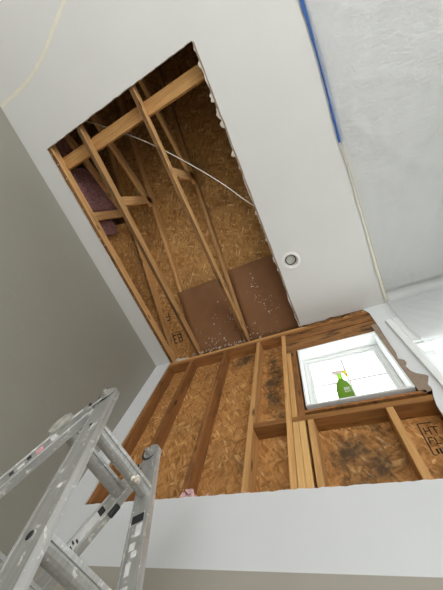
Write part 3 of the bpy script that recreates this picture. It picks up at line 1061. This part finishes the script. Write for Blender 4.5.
# ------------------------------------------------------------------ folding ladder
LW = 0.32
HP = Vector((-0.8036, 0.4291, CZ + 0.645))
yaw = 0.0334
AX = Vector((math.sin(yaw), math.cos(yaw), 0))
HX = AX.cross(Vector((0, 0, 1)))            # towards the camera side (+x)
DN = Vector((0, 0, -1))
thf, thr = 0.338, 0.508
DF = (HX * math.sin(thf) + DN * math.cos(thf)).normalized()
FL = 0.040                                   # the near front rail splays a little
DF1 = (DF - AX * FL).normalized()
DR = (-HX * math.sin(thr) + DN * math.cos(thr)).normalized()
lad = empty('folding_ladder', (HP.x, HP.y + LW / 2, 0))
tag(lad, 'paint-spattered aluminium folding ladder set up by the grey wall', 'ladder')
RW, RT = 0.066, 0.023


def frame_mat(o, zdir, ydir):
    z = zdir.normalized(); y = ydir.normalized(); x = y.cross(z).normalized()
    T = Matrix((x, y, z)).transposed().to_4x4()
    T.translation = o
    return T


def rail(top, d, parent, t0=0.0):
    """side rail: I-section 62 x 26 mm with a rounded top; local -Z... up is +Z"""
    T = frame_mat(top, -d, AX)
    ln = (top.z - 0.012) / -d.z
    bm = bmesh.new()
    # outline in local XZ, rounded end round the pivot
    out = [(-RW / 2, -ln), (RW / 2, -ln)] + ([(RW / 2, -t0), (-RW / 2, -t0)] if t0 else [(RW / 2 * math.cos(a * math.pi / 12), RW / 2 * math.sin(a * math.pi / 12)) for a in range(13)])

    def prism(pts, y0, y1):
        a = [bm.verts.new((x, y0, z)) for x, z in pts]
        b = [bm.verts.new((x, y1, z)) for x, z in pts]
        bm.faces.new(list(reversed(a))); bm.faces.new(b)
        for i in range(len(pts)):
            j = (i + 1) % len(pts)
            bm.faces.new((a[i], a[j], b[j], b[i]))
    prism(out, -RT / 2, RT / 2)
    # raised lips along both edges on each face
    for s in (-1, 1):
        for f in (-1, 1):
            bm_box(bm, (s * (RW / 2 - 0.0035), f * (RT / 2 + 0.0008), -ln / 2 - 0.04), (0.007, 0.003, ln - 0.10), 0.0008)
    o = link('side_rail', to_mesh(bm, 'side_rail'), M['alu'], parent, mw=T)
    # rubber foot
    bm = bmesh.new(); bm_box(bm, (0, 0, 0), (RW + 0.01, RT + 0.014, 0.05), 0.005)
    link('rubber_foot', to_mesh(bm, 'rubber_foot'), M['black_plastic'], o, mw=T @ Matrix.Translation((0, 0, -ln + 0.02)))
    return o, T, ln


def face_box(name, T, x, z, sx, sz, y, mat, parent, th=0.0012):
    bm = bmesh.new(); bm_box(bm, (0, 0, 0), (sx, th, sz), 0.0004)
    return link(name, to_mesh(bm, name), mat, parent, mw=T @ Matrix.Translation((x, y, z)))


def disc(name, T, r, y0, y1, mat, parent, x=0, z=0, seg=28, sx=1.0):
    bm = bmesh.new()
    a = [bm.verts.new((sx * r * math.cos(i * math.tau / seg), y0, r * math.sin(i * math.tau / seg))) for i in range(seg)]
    b = [bm.verts.new((sx * r * math.cos(i * math.tau / seg), y1, r * math.sin(i * math.tau / seg))) for i in range(seg)]
    bm.faces.new(a); bm.faces.new(list(reversed(b)))
    for i in range(seg):
        bm.faces.new((a[i], a[(i + 1) % seg], b[(i + 1) % seg], b[i]))
    return link(name, to_mesh(bm, name), mat, parent, mw=T @ Matrix.Translation((x, 0, z)))


NF, FF = HP, HP + AX * LW                 # near and far pivots
r1, T1, l1 = rail(NF, DF1, lad)
r3, T3, l3 = rail(FF, DF, lad)
r2, T2, l2 = rail(NF - AX * 0.006, DR, lad, 0.070)
r4, T4, l4 = rail(FF + AX * 0.006, DR, lad, 0.070)


def rung(A, d, t, w=0.056, h=0.035, ext=0.0, near=0.0):
    """hollow D-shaped step extruded along the hinge axis: ribbed flat tread, front and rear nosing, rounded belly"""
    o = A + d * t
    Tr = frame_mat(o, Vector((0, 0, 1)), AX)
    bm = bmesh.new()
    y0, y1 = RT / 2 - ext - near, LW - RT / 2 + ext
    prof = [(-w / 2, h / 2), (-w / 2, h / 2 - 0.010), (-w / 2 + 0.005, h / 2 - 0.011), (-w / 2 + 0.005, h / 2 - 0.015)]
    for i in range(9):
        a = math.pi + i / 8 * math.pi
        prof.append(((w / 2 - 0.004) * math.cos(a), (h - 0.016) * math.sin(a) + h / 2 - 0.017))
    prof += [(w / 2 - 0.005, h / 2 - 0.015), (w / 2 - 0.005, h / 2 - 0.011), (w / 2, h / 2 - 0.010), (w / 2, h / 2)]
    for i in range(6):
        x = w / 2 - 0.006 - i * (w - 0.012) / 5
        prof += [(x + 0.0025, h / 2), (x + 0.0018, h / 2 - 0.002), (x - 0.0018, h / 2 - 0.002), (x - 0.0025, h / 2)]
    av = [bm.verts.new((x, y0, z)) for x, z in prof]
    bv = [bm.verts.new((x, y1, z)) for x, z in prof]
    bm.faces.new(av); bm.faces.new(list(reversed(bv)))
    for i in range(len(prof)):
        j = (i + 1) % len(prof)
        bm.faces.new((av[i], av[j], bv[j], bv[i]))
    return link('rung', to_mesh(bm, 'rung'), M['alu'], lad, mw=Tr)


for k in range(6):
    rung(NF, DF, 0.165 + 0.305 * k, near=FL * (0.165 + 0.305 * k))
    rung(NF, DR, 0.165 + 0.305 * k, ext=0.006)
    disc('rung_socket', T1, 0.011, -RT / 2 - 0.0030, -RT / 2 + 0.002, M['alu'], r1, 0, -(0.165 + 0.305 * k), sx=0.95)
    disc('rung_socket', T1, 0.0085 if k else 0.006, -RT / 2 - 0.0036, -RT / 2 + 0.002, M['dark'], r1, 0, -(0.165 + 0.305 * k), sx=0.9)

# hinges: dark washers on the round tops of the front rails, bright leaves reaching down to the rear rails
def leaf(Tp, par, y, sgn):
    bm = bmesh.new()
    r, ln = 0.020, 0.105
    pts = [(-r, -ln), (r, -ln)] + [(r * math.cos(a * math.pi / 10), r * math.sin(a * math.pi / 10)) for a in range(11)]
    av = [bm.verts.new((x, y, z)) for x, z in pts]
    bv = [bm.verts.new((x, y + sgn * 0.004, z)) for x, z in pts]
    bm.faces.new(av); bm.faces.new(list(reversed(bv)))
    for i in range(len(pts)):
        j = (i + 1) % len(pts)
        bm.faces.new((av[i], av[j], bv[j], bv[i]))
    o = link('hinge_leaf', to_mesh(bm, 'hinge_leaf'), M['alu'], par, mw=Tp)
    return o


for TF, TR, rf_, rr, off in ((T1, T2, r1, r2, 0.006), (T3, T4, r3, r4, -0.006)):
    y0 = RT / 2 + 0.0005
    disc('hinge_washer', TF, 0.0255, y0, y0 + 0.008, M['black_plastic'], rf_, x=-0.004)
    leaf(TR, rr, off + y0 + 0.008, 1)
    disc('hinge_rim', TF, 0.0315, -y0, -y0 - 0.0025, M['black_plastic'], rf_, x=-0.010)
    disc('hinge_plate', TF, 0.0275, -y0 - 0.0025, -y0 - 0.0045, M['alu'], rf_, x=-0.0035)
    disc('pivot_cap', TF, 0.014, -y0 - 0.0045, -y0 - 0.012, M['plaster'], rf_, x=-0.009, z=0.004)
    disc('pivot_pin', TF, 0.008, -y0 - 0.012, -y0 - 0.020, M['alu'], rf_, x=-0.009, z=0.004)
    lumber('hinge_strap', TR @ Vector((-0.004, -RT / 2 - 0.002, -0.075)), TR @ Vector((0.010, -RT / 2 - 0.002, -0.022)), 0.016, 0.004, AX.cross(DR), rr, M['steel'], 0.001)
    disc('strap_rivet', TR, 0.006, -RT / 2 - 0.004, -RT / 2 - 0.009, M['black_plastic'], rr, x=-0.004, z=-0.066)

disc('hinge_cheek', T3, 0.036, -RT / 2, RT / 2, M['alu'], r3)
# stickers and marks on the rails
yi = -RT / 2 - 0.0006
face_box('warning_sticker', T4, 0.0, -0.30, 0.040, 0.16, yi, M['sticker'], r4)
face_box('sticker_heading', T4, 0.0, -0.232, 0.036, 0.022, yi - 0.0006, M['black_plastic'], r4)
for k in range(4):
    face_box('sticker_text', T4, 0.006 * (-1) ** k, -0.325 - 0.011 * k, 0.020, 0.006, yi - 0.0006, M['black_plastic'], r4)
face_box('warning_sticker', T3, -0.004, -0.25, 0.042, 0.024, yi, M['black_plastic'], r3)
for k, (x, z, a, b) in enumerate(((0.006, -0.285, 0.022, 0.034), (-0.006, -0.325, 0.020, 0.020), (0.004, -0.345, 0.018, 0.016), (-0.008, -0.375, 0.016, 0.030), (-0.010, -0.420, 0.026, 0.020), (-0.004, -0.445, 0.020, 0.030))):
    face_box('worn_sticker', T3, x, z, a, b, yi, M['sticker'], r3)
for x, z, a, b, m in ((0, -0.20, 0.036, 0.020, 'sticker'), (0.004, -0.245, 0.030, 0.022, 'sticker_pink'), (-0.004, -0.275, 0.024, 0.012, 'black_plastic'), (0.004, -0.30, 0.020, 0.020, 'sticker'),
                      (0.0, -0.325, 0.018, 0.012, 'black_plastic'), (0.002, -0.37, 0.030, 0.03, 'sticker'), (0.0, -0.43, 0.024, 0.016, 'black_plastic'), (0.0, -0.46, 0.028, 0.018, 'sticker'), (0.0, -0.485, 0.024, 0.012, 'black_plastic')):
    face_box('worn_sticker', T2, x, z, a, b, yi, M[m], r2)
# plaster lump stuck on the rear rail
bm = bmesh.new()
bmesh.ops.create_icosphere(bm, subdivisions=4, radius=1.0)
for v in bm.verts:
    p = v.co.copy()
    k = 1 + 0.30 * noise.noise(p * 1.6 + Vector((4, 1, 2))) + 0.14 * noise.noise(p * 5.0)
    q = Vector([math.copysign(abs(c) ** 0.6, c) for c in p])
    v.co = Vector((q.x * 0.022, q.y * 0.024, q.z * 0.044)) * k
link('plaster_lump', to_mesh(bm, 'plaster_lump', True), M['plaster'], r2, mw=T2 @ Matrix.Translation((-RW / 2 - 0.010, -0.006, -0.165)))
# spreader lock clip on the far rear rail
bm = bmesh.new(); bm_box(bm, (0, 0, 0), (0.014, 0.022, 0.040), 0.004)
link('lock_clip', to_mesh(bm, 'lock_clip'), M['black_plastic'], r4, mw=T4 @ Matrix.Translation((RW / 2 + 0.006, 0, -0.205)))
# drip of paint dried on the top front rung
o = lumps('paint_blob', [((NF + DF * 0.165 + AX * 0.235 + Vector((0.018, 0, -0.004)))[:], 0.016), ((NF + DF * 0.165 + AX * 0.222 + Vector((0.020, 0, -0.012)))[:], 0.011)], M['fleck'], lad, None, 14)

for o in SC.objects:
    if '_w' in o:
        del o['_w']
